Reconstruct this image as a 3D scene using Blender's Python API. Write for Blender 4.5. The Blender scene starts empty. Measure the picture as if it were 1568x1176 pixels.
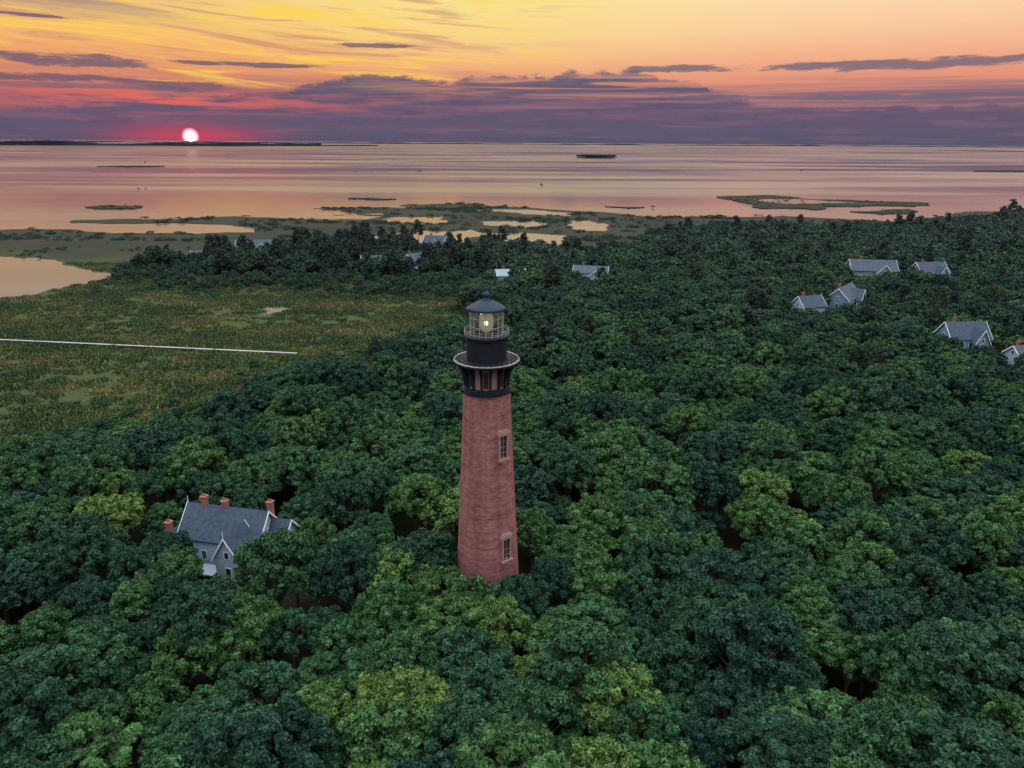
import bpy, math, random
import numpy as np
from mathutils import Vector, Matrix, noise
from mathutils.geometry import tessellate_polygon
random.seed(7); rng=np.random.default_rng(11)
sc=bpy.context.scene
D=bpy.data
def lin(r,g,b,k=1.0):
    f=lambda c:(c/12.92 if c<=.04045 else ((c+.055)/1.055)**2.4)
    return (f(r/255)*k,f(g/255)*k,f(b/255)*k,1)
# ------------------------------------------------------------------ node helper
class NT:
    def __init__(s,tree):
        s.t=tree; s.n=tree.nodes; s.l=tree.links
    def new(s,typ,**kw):
        n=s.n.new(typ)
        for k,v in kw.items(): setattr(n,k,v)
        return n
    def put(s,sock,v):
        if v is None: return
        if hasattr(v,'is_output'): s.l.new(v,sock)
        else: sock.default_value=v
    def m(s,op,a,b=None,c=None,clamp=False):
        n=s.new('ShaderNodeMath',operation=op,use_clamp=clamp)
        for i,v in enumerate((a,b,c)): s.put(n.inputs[i],v)
        return n.outputs[0]
    def ss(s,x,lo,hi,o0=0.0,o1=1.0):
        n=s.new('ShaderNodeMapRange',interpolation_type='SMOOTHSTEP')
        s.put(n.inputs[0],x); s.put(n.inputs[1],lo); s.put(n.inputs[2],hi)
        n.inputs[3].default_value=o0; n.inputs[4].default_value=o1
        return n.outputs[0]
    def comb(s,x,y,z=0.0):
        n=s.new('ShaderNodeCombineXYZ')
        for i,v in enumerate((x,y,z)): s.put(n.inputs[i],v)
        return n.outputs[0]
    def noise(s,vec,scale=1,detail=4,rough=.5,dist=0,col=False):
        n=s.new('ShaderNodeTexNoise'); s.put(n.inputs['Vector'],vec)
        n.inputs['Scale'].default_value=scale; n.inputs['Detail'].default_value=detail
        n.inputs['Roughness'].default_value=rough; n.inputs['Distortion'].default_value=dist
        return n.outputs[1 if col else 0]
    def mix(s,f,a,b,blend='MIX'):
        n=s.new('ShaderNodeMix',data_type='RGBA',blend_type=blend)
        s.put(n.inputs[0],f); s.put(n.inputs[6],a); s.put(n.inputs[7],b)
        return n.outputs[2]
    def ramp(s,f,stops,interp='LINEAR'):
        n=s.new('ShaderNodeValToRGB'); s.put(n.inputs[0],f)
        cr=n.color_ramp; cr.interpolation=interp
        while len(cr.elements)>1: cr.elements.remove(cr.elements[0])
        cr.elements[0].position=stops[0][0]; cr.elements[0].color=stops[0][1]
        for p,c in stops[1:]:
            e=cr.elements.new(p); e.color=c
        return n.outputs[0]
def material(name,rough=.8,spec=.3):
    m=D.materials.new(name); m.use_nodes=True
    nt=NT(m.node_tree); b=nt.n['Principled BSDF']
    b.inputs['Roughness'].default_value=rough
    b.inputs['Specular IOR Level'].default_value=spec
    return m,nt,b
def simple(name,col,rough=.7,spec=.3,var=.25,scale=3.0,metal=0):
    m,nt,b=material(name,rough,spec)
    tc=nt.new('ShaderNodeTexCoord').outputs['Object']
    f=nt.noise(tc,scale,5,.6)
    d=tuple(c*(1-var) for c in col[:3])+(1,); l=tuple(min(1,c*(1+var)) for c in col[:3])+(1,)
    nt.put(b.inputs['Base Color'],nt.ramp(f,[(.3,d),(.7,l)]))
    b.inputs['Metallic'].default_value=metal
    return m
# ------------------------------------------------------------------ mesh helpers
def link(o,parent=None):
    sc.collection.objects.link(o)
    if parent: o.parent=parent
    return o
def mesh_obj(name,verts,faces,mats,parent=None,fm=None,smooth=False,linkit=True):
    me=D.meshes.new(name); me.from_pydata([tuple(v) for v in verts],[],faces)
    for m in (mats if isinstance(mats,(list,tuple)) else [mats]): me.materials.append(m)
    if fm is not None: me.polygons.foreach_set('material_index',fm)
    if smooth: me.polygons.foreach_set('use_smooth',[True]*len(me.polygons))
    me.update()
    o=D.objects.new(name,me)
    if linkit: link(o,parent)
    return o
class MB:
    def __init__(s): s.v=[]; s.f=[]; s.m=[]
    def add(s,v,f,mi=0):
        b=len(s.v); s.v+= [tuple(p) for p in v]; s.f+=[tuple(i+b for i in q) for q in f]; s.m+=[mi]*len(f)
    def box(s,c,d,mi=0,rot=0):
        x,y,z=d[0]/2,d[1]/2,d[2]/2; cr,sr=math.cos(rot),math.sin(rot)
        v=[]
        for a in (-x,x):
            for b in (-y,y):
                for e in (-z,z):
                    v.append((c[0]+a*cr-b*sr,c[1]+a*sr+b*cr,c[2]+e))
        s.add(v,[(0,1,3,2),(4,6,7,5),(0,4,5,1),(2,3,7,6),(0,2,6,4),(1,5,7,3)],mi)
    def tube(s,p,q,r0,r1,n=8,mi=0,caps=True):
        p=Vector(p);q=Vector(q);d=(q-p).normalized(); u=d.orthogonal().normalized(); w=d.cross(u)
        v=[]
        for c,r in((p,r0),(q,r1)):
            for i in range(n):
                a=2*math.pi*i/n; v.append(c+u*(math.cos(a)*r)+w*(math.sin(a)*r))
        f=[(i,(i+1)%n,n+(i+1)%n,n+i) for i in range(n)]
        if caps: f+= [tuple(range(n-1,-1,-1)),tuple(range(n,2*n))]
        s.add(v,f,mi)
    def lathe(s,prof,n=48,mi=0,c=(0,0)):
        v=[];f=[]
        for r,z in prof:
            for i in range(n):
                a=2*math.pi*i/n; v.append((c[0]+math.sin(a)*r,c[1]-math.cos(a)*r,z))
        for k in range(len(prof)-1):
            for i in range(n):
                j=(i+1)%n; f.append((k*n+i,k*n+j,(k+1)*n+j,(k+1)*n+i))
        s.add(v,f,mi)
    def obj(s,name,mats,parent=None,smooth=False):
        return mesh_obj(name,s.v,s.f,mats,parent,s.m,smooth)
def empty(name,loc=(0,0,0),rz=0):
    o=D.objects.new(name,None); o.location=loc; o.rotation_euler=(0,0,rz); o.empty_display_size=1
    return link(o)
# ------------------------------------------------------------------ camera (drone, 67 m up, slight roll)
th=math.atan(370.6/1120); s=.0062
R0=Vector((1,0,0)); U0=Vector((0,math.sin(th),math.cos(th))); F=Vector((0,math.cos(th),-math.sin(th)))
cR=(R0+U0*s).normalized(); cU=(U0-R0*s).normalized()
cd=D.cameras.new('camera'); cam=D.objects.new('camera',cd); link(cam)
M=Matrix((( cR.x,cU.x,-F.x,0),(cR.y,cU.y,-F.y,0),(cR.z,cU.z,-F.z,67.4),(0,0,0,1)))
cam.matrix_world=M; cd.sensor_width=36; cd.lens=1120/1568*36; cd.clip_start=1; cd.clip_end=120000
sc.camera=cam
# ------------------------------------------------------------------ world : dusk sky
w=D.worlds.new('World'); sc.world=w; w.use_nodes=True
w.cycles.sampling_method='NONE'
n=NT(w.node_tree); bg=n.n['Background']
tc=n.new('ShaderNodeTexCoord').outputs['Generated']
sp=n.new('ShaderNodeSeparateXYZ'); n.put(sp.inputs[0],tc); X,Y,Z=sp.outputs
az=n.m('ARCTAN2',X,Y); hh=n.m('SQRT',n.m('ADD',n.m('MULTIPLY',X,X),n.m('MULTIPLY',Y,Y)))
q=n.m('DIVIDE',Z,n.m('MAXIMUM',hh,.02))
qf=n.m('DIVIDE',q,.2,clamp=True)
left=n.ramp(qf,[(0,lin(100,86,112)),(.12,lin(120,90,112)),(.25,lin(172,106,108)),(.36,lin(226,140,106)),(.5,lin(244,174,110)),(.64,lin(246,192,114)),(.8,lin(240,196,132)),(.95,lin(220,184,146))])
right=n.ramp(qf,[(0,lin(90,87,111)),(.12,lin(114,95,116)),(.25,lin(174,120,122)),(.36,lin(228,148,124)),(.5,lin(243,176,140)),(.64,lin(250,200,158)),(.8,lin(251,216,176)),(.95,lin(250,224,186))])
base=n.mix(n.ss(az,-.35,.25),left,right)
# yellow core in the middle of the upper sky
d1=n.m('ADD',n.m('POWER',n.m('DIVIDE',n.m('ADD',az,.05),.30),2.0),n.m('POWER',n.m('DIVIDE',n.m('SUBTRACT',q,.165),.06),2.0))
base=n.mix(n.m('MULTIPLY',n.m('EXPONENT',n.m('MULTIPLY',d1,-1.0)),.8),base,lin(251,229,138))
# cirrus streaks
cv=n.comb(n.m('MULTIPLY',az,5.0),n.m('MULTIPLY',n.m('ADD',q,n.m('MULTIPLY',az,.06)),75.0))
cn=n.noise(cv,1.0,5,.62,.9)
cmask=n.m('MULTIPLY',n.ss(az,.18,-.2),n.m('MULTIPLY',n.ss(q,.05,.075),n.ss(q,.3,.2)))
base=n.mix(n.m('MULTIPLY',n.ss(cn,.5,.66),n.m('MULTIPLY',cmask,.9)),base,lin(254,212,88))
base=n.mix(n.m('MULTIPLY',n.m('MULTIPLY',n.ss(cn,.5,.36),cmask),.75),base,lin(204,146,116))
cn2=n.noise(n.comb(n.m('MULTIPLY',az,3.0),n.m('MULTIPLY',q,55.0),7.3),1.0,3,.6,.6)
base=n.mix(n.m('MULTIPLY',n.m('MULTIPLY',n.ss(cn2,.5,.7),n.ss(q,.09,.15)),n.m('MULTIPLY',n.ss(az,-.3,-.45),.6)),base,lin(164,138,130))
# low horizontal purple/pink bands
bn=n.noise(n.comb(n.m('MULTIPLY',az,3.2),n.m('MULTIPLY',q,130.0),3.1),1.0,4,.6,.4)
bmask=n.m('MULTIPLY',n.ss(q,.085,.045),n.ss(bn,.44,.6))
base=n.mix(n.m('MULTIPLY',bmask,.85),base,lin(110,91,116))
# cloud bank
pn=n.noise(n.comb(n.m('MULTIPLY',az,30.0),n.m('MULTIPLY',q,70.0),1.7),1.0,5,.62)
lown=n.noise(n.comb(n.m('MULTIPLY',az,8.0),n.m('MULTIPLY',q,110.0),5.0),1.0,4,.6)
fc=n.new('ShaderNodeFloatCurve'); n.put(fc.inputs[1],n.m('DIVIDE',n.m('ADD',az,.8),1.6,clamp=True))
prof=[(-.8,.025),(-.577,.031),(-.51,.038),(-.4165,.046),(-.382,.049),(-.309,.057),(-.248,.068),(-.208,.079),(-.15,.080),(-.086,.074),(-.053,.078),(.061,.084),(.145,.085),(.208,.077),(.255,.060),(.3,.046),(.577,.04),(.8,.03)]
cur=fc.mapping.curves[0]
for i,(a,v) in enumerate(prof):
    p=((a+.8)/1.6,v*5)
    if i==0: cur.points[0].location=p
    elif i==len(prof)-1: cur.points[-1].location=p
    else: cur.points.new(*p)
fc.mapping.update()
top=n.m('DIVIDE',fc.outputs[0],5.0)
top=n.m('ADD',top,n.m('MULTIPLY',n.m('SUBTRACT',pn,.5),.032))
bank=n.ss(n.m('SUBTRACT',top,q),0.0,.006)
bcol=n.ramp(n.m('DIVIDE',q,.1,clamp=True),[(0,lin(82,84,108)),(.12,lin(92,87,111)),(.35,lin(102,88,114)),(.6,lin(92,88,112)),(.9,lin(108,102,122))])
bcol=n.mix(n.m('MULTIPLY',n.ss(lown,.48,.66),n.ss(q,.03,.07,.3,.8)),bcol,lin(158,110,118))
bcol=n.mix(n.m('MULTIPLY',n.ss(pn,.5,.3),.5),bcol,lin(78,80,104))
gapn=n.noise(n.comb(n.m('MULTIPLY',az,5.0),n.m('MULTIPLY',q,150.0),12.0),1.0,4,.6,.5)
gap=n.m('MULTIPLY',n.m('MULTIPLY',n.ss(gapn,.45,.59),n.ss(az,-.32,.05)),n.m('MULTIPLY',n.ss(q,.028,.05),n.ss(q,.086,.074)))
base=n.mix(n.m('MULTIPLY',n.m('MULTIPLY',bank,n.m('SUBTRACT',1.0,n.m('MULTIPLY',gap,.7))),n.ss(q,.0,.04,.75,.95)),base,bcol)
# individual cloud streaks
dn=n.m('SUBTRACT',n.noise(n.comb(n.m('MULTIPLY',az,18.0),n.m('MULTIPLY',q,110.0),9.0),1.0,5,.65),.5)
msk=None
for a0,q0,wa,wq in [(-.164,.1114,.05,.0032),(-.52,.082,.12,.0075),(-.50,.0635,.14,.0045),(-.395,.0595,.06,.0065),(-.325,.0858,.10,.0028),(.46,.0865,.175,.0068),(.245,.0545,.07,.0025),(.47,.052,.2,.004),(.215,.087,.09,.005),(-.56,.125,.06,.002),(-.46,.15,.05,.003)]:
    d=n.m('ADD',n.m('POWER',n.m('ABSOLUTE',n.m('DIVIDE',n.m('SUBTRACT',az,a0),wa)),2.0),n.m('POWER',n.m('ABSOLUTE',n.m('DIVIDE',n.m('SUBTRACT',q,q0),wq)),2.0))
    v=n.m('SUBTRACT',1.0,d)
    msk=v if msk is None else n.m('MAXIMUM',msk,v)
msk=n.ss(n.m('ADD',msk,n.m('MULTIPLY',dn,5.0)),-.1,.75)
base=n.mix(n.m('MULTIPLY',msk,.85),base,n.mix(n.ss(az,-.3,.0),lin(108,92,112),lin(112,102,120)))
# glow around the sun
saz,sq=-.3966,.0042
g=n.m('ADD',n.m('POWER',n.m('DIVIDE',n.m('SUBTRACT',az,saz),.075),2.0),n.m('POWER',n.m('DIVIDE',n.m('SUBTRACT',q,.004),.013),2.0))
base=n.mix(n.m('MULTIPLY',n.m('EXPONENT',n.m('MULTIPLY',g,-1.0)),.75),base,lin(214,64,90))
g2=n.m('ADD',n.m('POWER',n.m('DIVIDE',n.m('SUBTRACT',az,saz-.03),.2),2.0),n.m('POWER',n.m('DIVIDE',n.m('SUBTRACT',q,.045),.012),2.0))
base=n.mix(n.m('MULTIPLY',n.m('EXPONENT',n.m('MULTIPLY',g2,-1.0)),n.m('MULTIPLY',n.ss(lown,.42,.6),.75)),base,lin(240,110,90))
ds=n.m('SQRT',n.m('ADD',n.m('POWER',n.m('SUBTRACT',az,saz),2.0),n.m('POWER',n.m('SUBTRACT',q,sq),2.0)))
base=n.mix(n.ss(ds,.0102,.0088),base,(1.0,.25,.36,1))
base=n.mix(n.ss(ds,.0088,.0062),base,(1.3,.95,.95,1))
# upper sky / rear sky: unseen, brightened beyond dusk to light woods and tower
sky=n.new('ShaderNodeTexSky',sky_type='NISHITA'); sky.sun_disc=False
sky.sun_elevation=math.radians(3); sky.sun_rotation=math.radians(-22.7)
nish=n.mix(1.0,sky.outputs[0],(.09,.09,.09,1),'MULTIPLY')
upc=n.mix(n.ss(Z,.3,.9),(1.25,1.15,1.0,1),(2.7,2.85,2.8,1))
upc=n.mix(1.0,upc,nish,'ADD')
rear=n.mix(n.ss(Z,.3,.9),(.66,.58,.64,1),(2.5,2.7,2.75,1))
fu=n.ss(q,.19,.5); fr=n.ss(Y,.15,-.45)
simple_sky=n.mix(fr,upc,rear)
bg2=n.new('ShaderNodeBackground'); n.put(bg2.inputs[0],simple_sky)
n.put(bg.inputs[0],base); bg.inputs[1].default_value=1.0
msx=n.new('ShaderNodeMixShader'); n.put(msx.inputs[0],n.m('MAXIMUM',fu,fr)); n.l.new(bg.outputs[0],msx.inputs[1]); n.l.new(bg2.outputs[0],msx.inputs[2]); n.l.new(msx.outputs[0],n.n['World Output'].inputs[0])
# sun lamp (setting sun, resting on the far tree line)
sd=D.lights.new('sun','SUN'); sd.energy=.5; sd.angle=math.radians(.2); sd.color=(1,.5,.35)
so=D.objects.new('sun',sd); link(so)
dirv=Vector((math.sin(math.radians(-22.7)),math.cos(math.radians(-22.7)),math.tan(math.radians(.05)))).normalized()
so.rotation_euler=dirv.to_track_quat('Z','Y').to_euler()
# ------------------------------------------------------------------ materials
# water
mw,nt,b=material('sound_water',.13,.5)
pc=nt.new('ShaderNodeNewGeometry').outputs['Position']
mp=nt.new('ShaderNodeMapping'); nt.put(mp.inputs[0],pc); mp.inputs['Scale'].default_value=(.0009,.006,1)
wn=nt.noise(mp.outputs[0],1,5,.62,.4)
b.inputs['IOR'].default_value=1.333
nt.put(b.inputs['Base Color'],nt.ramp(wn,[(.35,(.045,.048,.062,1)),(.65,(.09,.084,.09,1))]))
nt.put(b.inputs['Roughness'],nt.ss(wn,.36,.64,.06,.21))
b.inputs['Specular IOR Level'].default_value=.8
mp2=nt.new('ShaderNodeMapping'); nt.put(mp2.inputs[0],pc); mp2.inputs['Scale'].default_value=(.25,.6,1)
bp=nt.new('ShaderNodeBump'); nt.put(bp.inputs['Height'],nt.noise(mp2.outputs[0],1,3,.6)); bp.inputs['Strength'].default_value=.06; bp.inputs['Distance'].default_value=.5
nt.put(b.inputs['Normal'],bp.outputs[0])
# marsh / ground
def ground_mat(name,stops,sc1=.02,sc2=.35,bump=.6):
    m,nt,b=material(name,.95,.1)
    pc=nt.new('ShaderNodeNewGeometry').outputs['Position']
    mp=nt.new('ShaderNodeMapping'); nt.put(mp.inputs[0],pc); mp.inputs['Scale'].default_value=(.6,1.2,1)
    a=nt.noise(mp.outputs[0],sc1,6,.62,.8); c=nt.noise(pc,sc2,5,.7)
    f=nt.m('ADD',nt.m('MULTIPLY',a,.65),nt.m('MULTIPLY',c,.35))
    nt.put(b.inputs['Base Color'],nt.ramp(f,stops))
    bp=nt.new('ShaderNodeBump'); bp.inputs['Strength'].default_value=bump; bp.inputs['Distance'].default_value=1.0
    nt.put(bp.inputs['Height'],nt.noise(pc,1.3,4,.75)); nt.put(b.inputs['Normal'],bp.outputs[0])
    return m,nt,b
mg,nt,b=ground_mat('marsh_ground',[(.34,(.018,.03,.016,1)),(.43,(.034,.05,.021,1)),(.5,(.058,.068,.023,1)),(.56,(.034,.056,.024,1)),(.64,(.066,.07,.028,1))],.03)
# farther marsh is browner, blended in by northward position
pc=nt.new('ShaderNodeNewGeometry').outputs['Position']; sp2=nt.new('ShaderNodeSeparateXYZ'); nt.put(sp2.inputs[0],pc)
src=b.inputs['Base Color'].links[0].from_socket
fn=nt.noise(pc,.012,5,.6)
fy=nt.ss(nt.m('ADD',sp2.outputs[1],nt.m('MULTIPLY',nt.m('SUBTRACT',fn,.5),260.0)),360.0,490.0)
nt.put(b.inputs['Base Color'],nt.mix(nt.m('MULTIPLY',fy,.88),src,nt.ramp(fn,[(.35,(.012,.014,.016,1)),(.5,(.030,.027,.024,1)),(.58,(.018,.026,.018,1)),(.7,(.034,.034,.022,1))])))
mi_,_,_=ground_mat('islet_marsh',[(.3,(.010,.013,.012,1)),(.6,(.026,.028,.020,1))])
mud=simple('mud_bank',(.03,.026,.022),.9)
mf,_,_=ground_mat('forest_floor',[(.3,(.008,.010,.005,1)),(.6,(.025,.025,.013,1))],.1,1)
# foliage
def foliage(name,dark,mid,light,yel):
    m,nt,b=material(name,.75,.12)
    t=nt.new('ShaderNodeAttribute',attribute_type='INSTANCER',attribute_name='tint').outputs['Fac']
    hz=nt.new('ShaderNodeAttribute',attribute_type='INSTANCER',attribute_name='haze').outputs['Fac']
    lf=nt.new('ShaderNodeAttribute',attribute_name='leaf').outputs['Fac']
    c=nt.ramp(t,[(0,dark),(.4,mid),(.8,light),(1,yel)])
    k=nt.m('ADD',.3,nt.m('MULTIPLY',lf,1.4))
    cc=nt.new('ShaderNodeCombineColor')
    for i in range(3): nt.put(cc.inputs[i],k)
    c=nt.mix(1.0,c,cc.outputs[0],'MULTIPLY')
    c=nt.mix(hz,c,(.05,.068,.074,1))  # aerial haze painted into the leaf base colour per instance
    nt.put(b.inputs['Base Color'],c)
    return m
mleaf=foliage('oak_leaves',(.017,.050,.034,1),(.031,.086,.037,1),(.055,.122,.036,1),(.088,.146,.038,1))
mpine=foliage('pine_needles',(.014,.030,.022,1),(.022,.044,.026,1),(.034,.06,.026,1),(.05,.07,.03,1))
mpale=simple('pale_poplar_leaves',(.17,.18,.105),.8,.1,.3,6)
mgrass=foliage('marsh_grass_blades',(.045,.078,.03,1),(.070,.104,.034,1),(.125,.122,.04,1),(.18,.15,.062,1))
mbark=simple('bark',(.07,.055,.045),.95)
# ------------------------------------------------------------------ tree meshes
def leaves(clumps,n,size,up=-.35,jit=.55,rs=rng):
    c=np.array([k[:3] for k in clumps]); r=np.array([k[3] for k in clumps]); ct=rs.random(len(c))
    p=r**2/np.sum(r**2); idx=rs.choice(len(c),n,p=p)
    d=rs.normal(size=(n,3)); d/=np.linalg.norm(d,axis=1)[:,None]
    fl=d[:,2]<up; d[fl,2]*=-1
    pos=c[idx]+d*(r[idx]*(.72+.36*rs.random(n)))[:,None]*np.array([1,1,.85])
    nn=d+jit*rs.normal(size=(n,3)); nn/=np.linalg.norm(nn,axis=1)[:,None]
    t=np.cross(nn,rs.normal(size=(n,3))); t/=np.linalg.norm(t,axis=1)[:,None]
    bb=np.cross(nn,t); sz=size*(.6+.8*rs.random(n))[:,None]
    v=np.stack([pos-t*sz*.6,pos-bb*sz*.36,pos+t*sz*.6,pos+bb*sz*.36],1).reshape(-1,3)
    tone=np.clip(.5+(ct[idx]-.5)*.55+(rs.random(n)-.5)*.6,0,1)
    return v,tone
def leafmesh(name,sets,wood,mats):
    V=np.concatenate([s_[0] for s_ in sets]); T=np.concatenate([s_[1] for s_ in sets])
    nq=len(V)//4; wv=np.array(wood.v,dtype=float).reshape(-1,3) if wood.v else np.zeros((0,3))
    faces=np.arange(nq*4).reshape(-1,4).tolist()+[tuple(i+nq*4 for i in f) for f in wood.f]
    me=D.meshes.new(name); me.from_pydata(np.concatenate([V,wv]).tolist(),[],faces)
    for m in mats: me.materials.append(m)
    me.polygons.foreach_set('material_index',[0]*nq+[1]*len(wood.f))
    at=me.attributes.new('leaf','FLOAT','FACE'); at.data.foreach_set('value',np.concatenate([T,np.full(len(wood.f),.5)]))
    me.update(); return D.objects.new(name,me)
def broad(name,R,H,nmain,nsub,nleaf,size,seed,flat=.62):
    rs=np.random.default_rng(seed); wood=MB(); cz=H-R*flat
    main=[]
    for i in range(nmain):
        z=1-1.3*(i+.5)/nmain; a=i*2.39996+rs.random()*.6; rr=math.sqrt(max(0,1-z*z))
        k=.74+.12*rs.random()
        main.append((math.cos(a)*rr*R*k*(.9+.25*rs.random()),math.sin(a)*rr*R*k*(.9+.25*rs.random()),cz+z*R*flat*(.7+.3*rs.random()),R*((.22 if nmain<24 else .15)+.12*rs.random())))
    subs=[]
    for m in main:
        out=np.array([m[0],m[1],(m[2]-cz)+.8*R*.5]); out/=np.linalg.norm(out)+1e-6
        for j in range(nsub):
            d=rs.normal(size=3); d/=np.linalg.norm(d); d=d+out*.75; d/=np.linalg.norm(d)
            subs.append((m[0]+d[0]*m[3]*.85,m[1]+d[1]*m[3]*.85,m[2]+d[2]*m[3]*.8,m[3]*(.38+.3*rs.random())))
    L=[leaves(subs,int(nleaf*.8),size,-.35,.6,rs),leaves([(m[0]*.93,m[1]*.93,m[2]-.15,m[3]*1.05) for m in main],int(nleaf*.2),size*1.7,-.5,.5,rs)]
    L[1]=(L[1][0],L[1][1]*.4)  # inner leaves darkened: crown's inner shade put into the leaf tone
    wood.tube((0,0,-.5),(0,0,cz*.6),R*.075,R*.055,7)
    for m in main[::2]: wood.tube((0,0,cz*.45),(m[0]*.72,m[1]*.72,m[2]-R*.12),R*.04,R*.012,5,0,False)
    return leafmesh(name,L,wood,[mleaf,mbark])
def pine(name,H,n,size,seed):
    rs=np.random.default_rng(seed); wood=MB(); lean=rs.normal(size=2)*.4
    wood.tube((0,0,-.5),(lean[0],lean[1],H*.97),.24,.06,7)
    cl=[]
    for i in range(16):
        z=H*(.5+.5*i/15); a=i*2.4+rs.random(); rr=(2.9*(1-(i/15)**2*.75))*(.5+.5*rs.random())
        x,y=math.cos(a)*rr+lean[0]*z/H,math.sin(a)*rr+lean[1]*z/H
        wood.tube((lean[0]*z/H,lean[1]*z/H,z-.5),(x,y,z),.07,.02,4,0,False)
        for j in range(3): cl.append((x+rs.normal()*.5,y+rs.normal()*.5,z+rs.normal()*.25,.55+.45*rs.random()))
    return leafmesh(name,[leaves(cl,n,size,-.6,.8,rs)],wood,[mpine,mbark])
def tuft(name,seed):
    rs=np.random.default_rng(seed); n_=70; p=rs.normal(size=(n_,2))*.9; h=.5+.9*rs.random(n_); a=rs.random(n_)*6.28; w_=.16+.14*rs.random(n_)
    t=np.stack([np.cos(a)*w_,np.sin(a)*w_,0*a],1); base=np.column_stack([p,np.full(n_,-.05)]); tip=base+np.column_stack([rs.normal(size=(n_,2))*.35,h])
    V=np.stack([base-t,base+t,tip+t*.3,tip-t*.3],1).reshape(-1,3)
    return leafmesh(name,[(V,rs.random(n_))],MB(),[mgrass,mbark])
def collection(objs,name):
    c=D.collections.new(name)
    for o in objs: c.objects.link(o)
    return c
near=[broad('oak_n%02d'%i,3.5+.35*(i%3),9.8,28+(i*5)%13,5,11000,.27,100+i,.70+.12*(i%3)) for i in range(9)]
mid=[broad('oak_p%02d'%i,3.8,9.0,26+i,4,3400,.46,200+i,.85) for i in range(5)]+[pine('pine_q%02d'%i,13,2200,.5,260+i) for i in range(3)]
far=[broad('oak_r%02d'%i,4.0,8.8,18+i,3,1100,.82,300+i,.85) for i in range(4)]+[pine('pine_s%02d'%i,13,1000,.8,360+i) for i in range(3)]
shr=[broad('shrub_t%02d'%i,1.6,2.3,7,4,700,.32,400+i,.7) for i in range(4)]
gra=[tuft('tuft_%02d'%i,500+i) for i in range(4)]
cn_,cm_,cf_,cs_=collection(near,'near_tree_kinds'),collection(mid,'mid_tree_kinds'),collection(far,'far_tree_kinds'),collection(shr,'shrub_kinds')
cg_=collection(gra,'grass_kinds')
def scatter(name,pts,idx,rz,scl,tint,haze,coll):
    me=D.meshes.new(name); me.from_pydata([tuple(p) for p in pts],[],[])
    N=len(pts)
    def att(nm,ty,arr,key='value'):
        a=me.attributes.new(nm,ty,'POINT'); a.data.foreach_set(key,np.asarray(arr).ravel())
    att('kind','INT',np.asarray(idx,dtype=np.int32)); att('scl','FLOAT_VECTOR',np.asarray(scl,dtype=np.float32),'vector')
    rot=np.zeros((N,3),dtype=np.float32); rot[:,2]=rz; att('rot','FLOAT_VECTOR',rot,'vector')
    att('tint','FLOAT',tint); att('haze','FLOAT',haze)
    o=D.objects.new(name,me); link(o)
    g=D.node_groups.new(name+'_gn','GeometryNodeTree')
    g.interface.new_socket('Geometry',in_out='INPUT',socket_type='NodeSocketGeometry')
    g.interface.new_socket('Geometry',in_out='OUTPUT',socket_type='NodeSocketGeometry')
    N_=g.nodes; L=g.links
    gi=N_.new('NodeGroupInput'); go=N_.new('NodeGroupOutput'); ip=N_.new('GeometryNodeInstanceOnPoints'); ci=N_.new('GeometryNodeCollectionInfo')
    ci.inputs['Collection'].default_value=coll; ci.inputs['Separate Children'].default_value=True; ci.inputs['Reset Children'].default_value=True
    ip.inputs['Pick Instance'].default_value=True
    def na(nm,ty):
        a=N_.new('GeometryNodeInputNamedAttribute'); a.data_type=ty; a.inputs['Name'].default_value=nm
        return [x for x in a.outputs if x.enabled and x.name=='Attribute'][0]
    L.new(gi.outputs[0],ip.inputs['Points']); L.new(ci.outputs[0],ip.inputs['Instance'])
    L.new(na('kind','INT'),ip.inputs['Instance Index'])
    er=N_.new('FunctionNodeEulerToRotation'); L.new(na('rot','FLOAT_VECTOR'),er.inputs[0]); L.new(er.outputs[0],ip.inputs['Rotation'])
    L.new(na('scl','FLOAT_VECTOR'),ip.inputs['Scale'])
    L.new(ip.outputs[0],go.inputs[0])
    md=o.modifiers.new('scatter','NODES'); md.node_group=g
    return o
# ------------------------------------------------------------------ ground plan (metres; the drone hovers over 0,0)
def pip(P,poly):
    P=np.asarray(P); x,y=P[:,0],P[:,1]; ins=np.zeros(len(P),bool); m=len(poly); j=m-1
    for i in range(m):
        xi,yi=poly[i]; xj,yj=poly[j]
        c=((yi>y)!=(yj>y))&(x<(xj-xi)*(y-yi)/((yj-yi) or 1e-9)+xi); ins^=c; j=i
    return ins
def fractal(poly,mn,amp,seed,closed=True):
    rr=random.Random(seed)
    def sub(a,b):
        L=math.hypot(b[0]-a[0],b[1]-a[1])
        if L<mn or L>3000: return [a]
        k=(rr.random()-.5)*amp*L; mx=((a[0]+b[0])/2-(b[1]-a[1])/L*k,(a[1]+b[1])/2+(b[0]-a[0])/L*k)
        return sub(a,mx)+sub(mx,b)
    out=[]
    for i in range(len(poly)): out+=sub(poly[i],poly[(i+1)%len(poly)])
    return out
def slab(name,poly,z,mats,skirt=1.0,parent=None):
    tri=tessellate_polygon([[Vector((p[0],p[1],0)) for p in poly]])
    m=len(poly); v=[(p[0],p[1],z) for p in poly]; f=[]
    for t in tri:
        a,b_,c=[Vector(v[i]) for i in t]
        f.append(tuple(t) if (b_-a).cross(c-a).z>0 else tuple(reversed(t)))
    fm=[0]*len(f)
    if skirt:
        v+=[(p[0],p[1],z-skirt) for p in poly]
        f+=[(i,(i+1)%m,m+(i+1)%m,m+i) for i in range(m)]; fm+=[1]*m
    return mesh_obj(name,v,f,mats,parent,fm)
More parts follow.
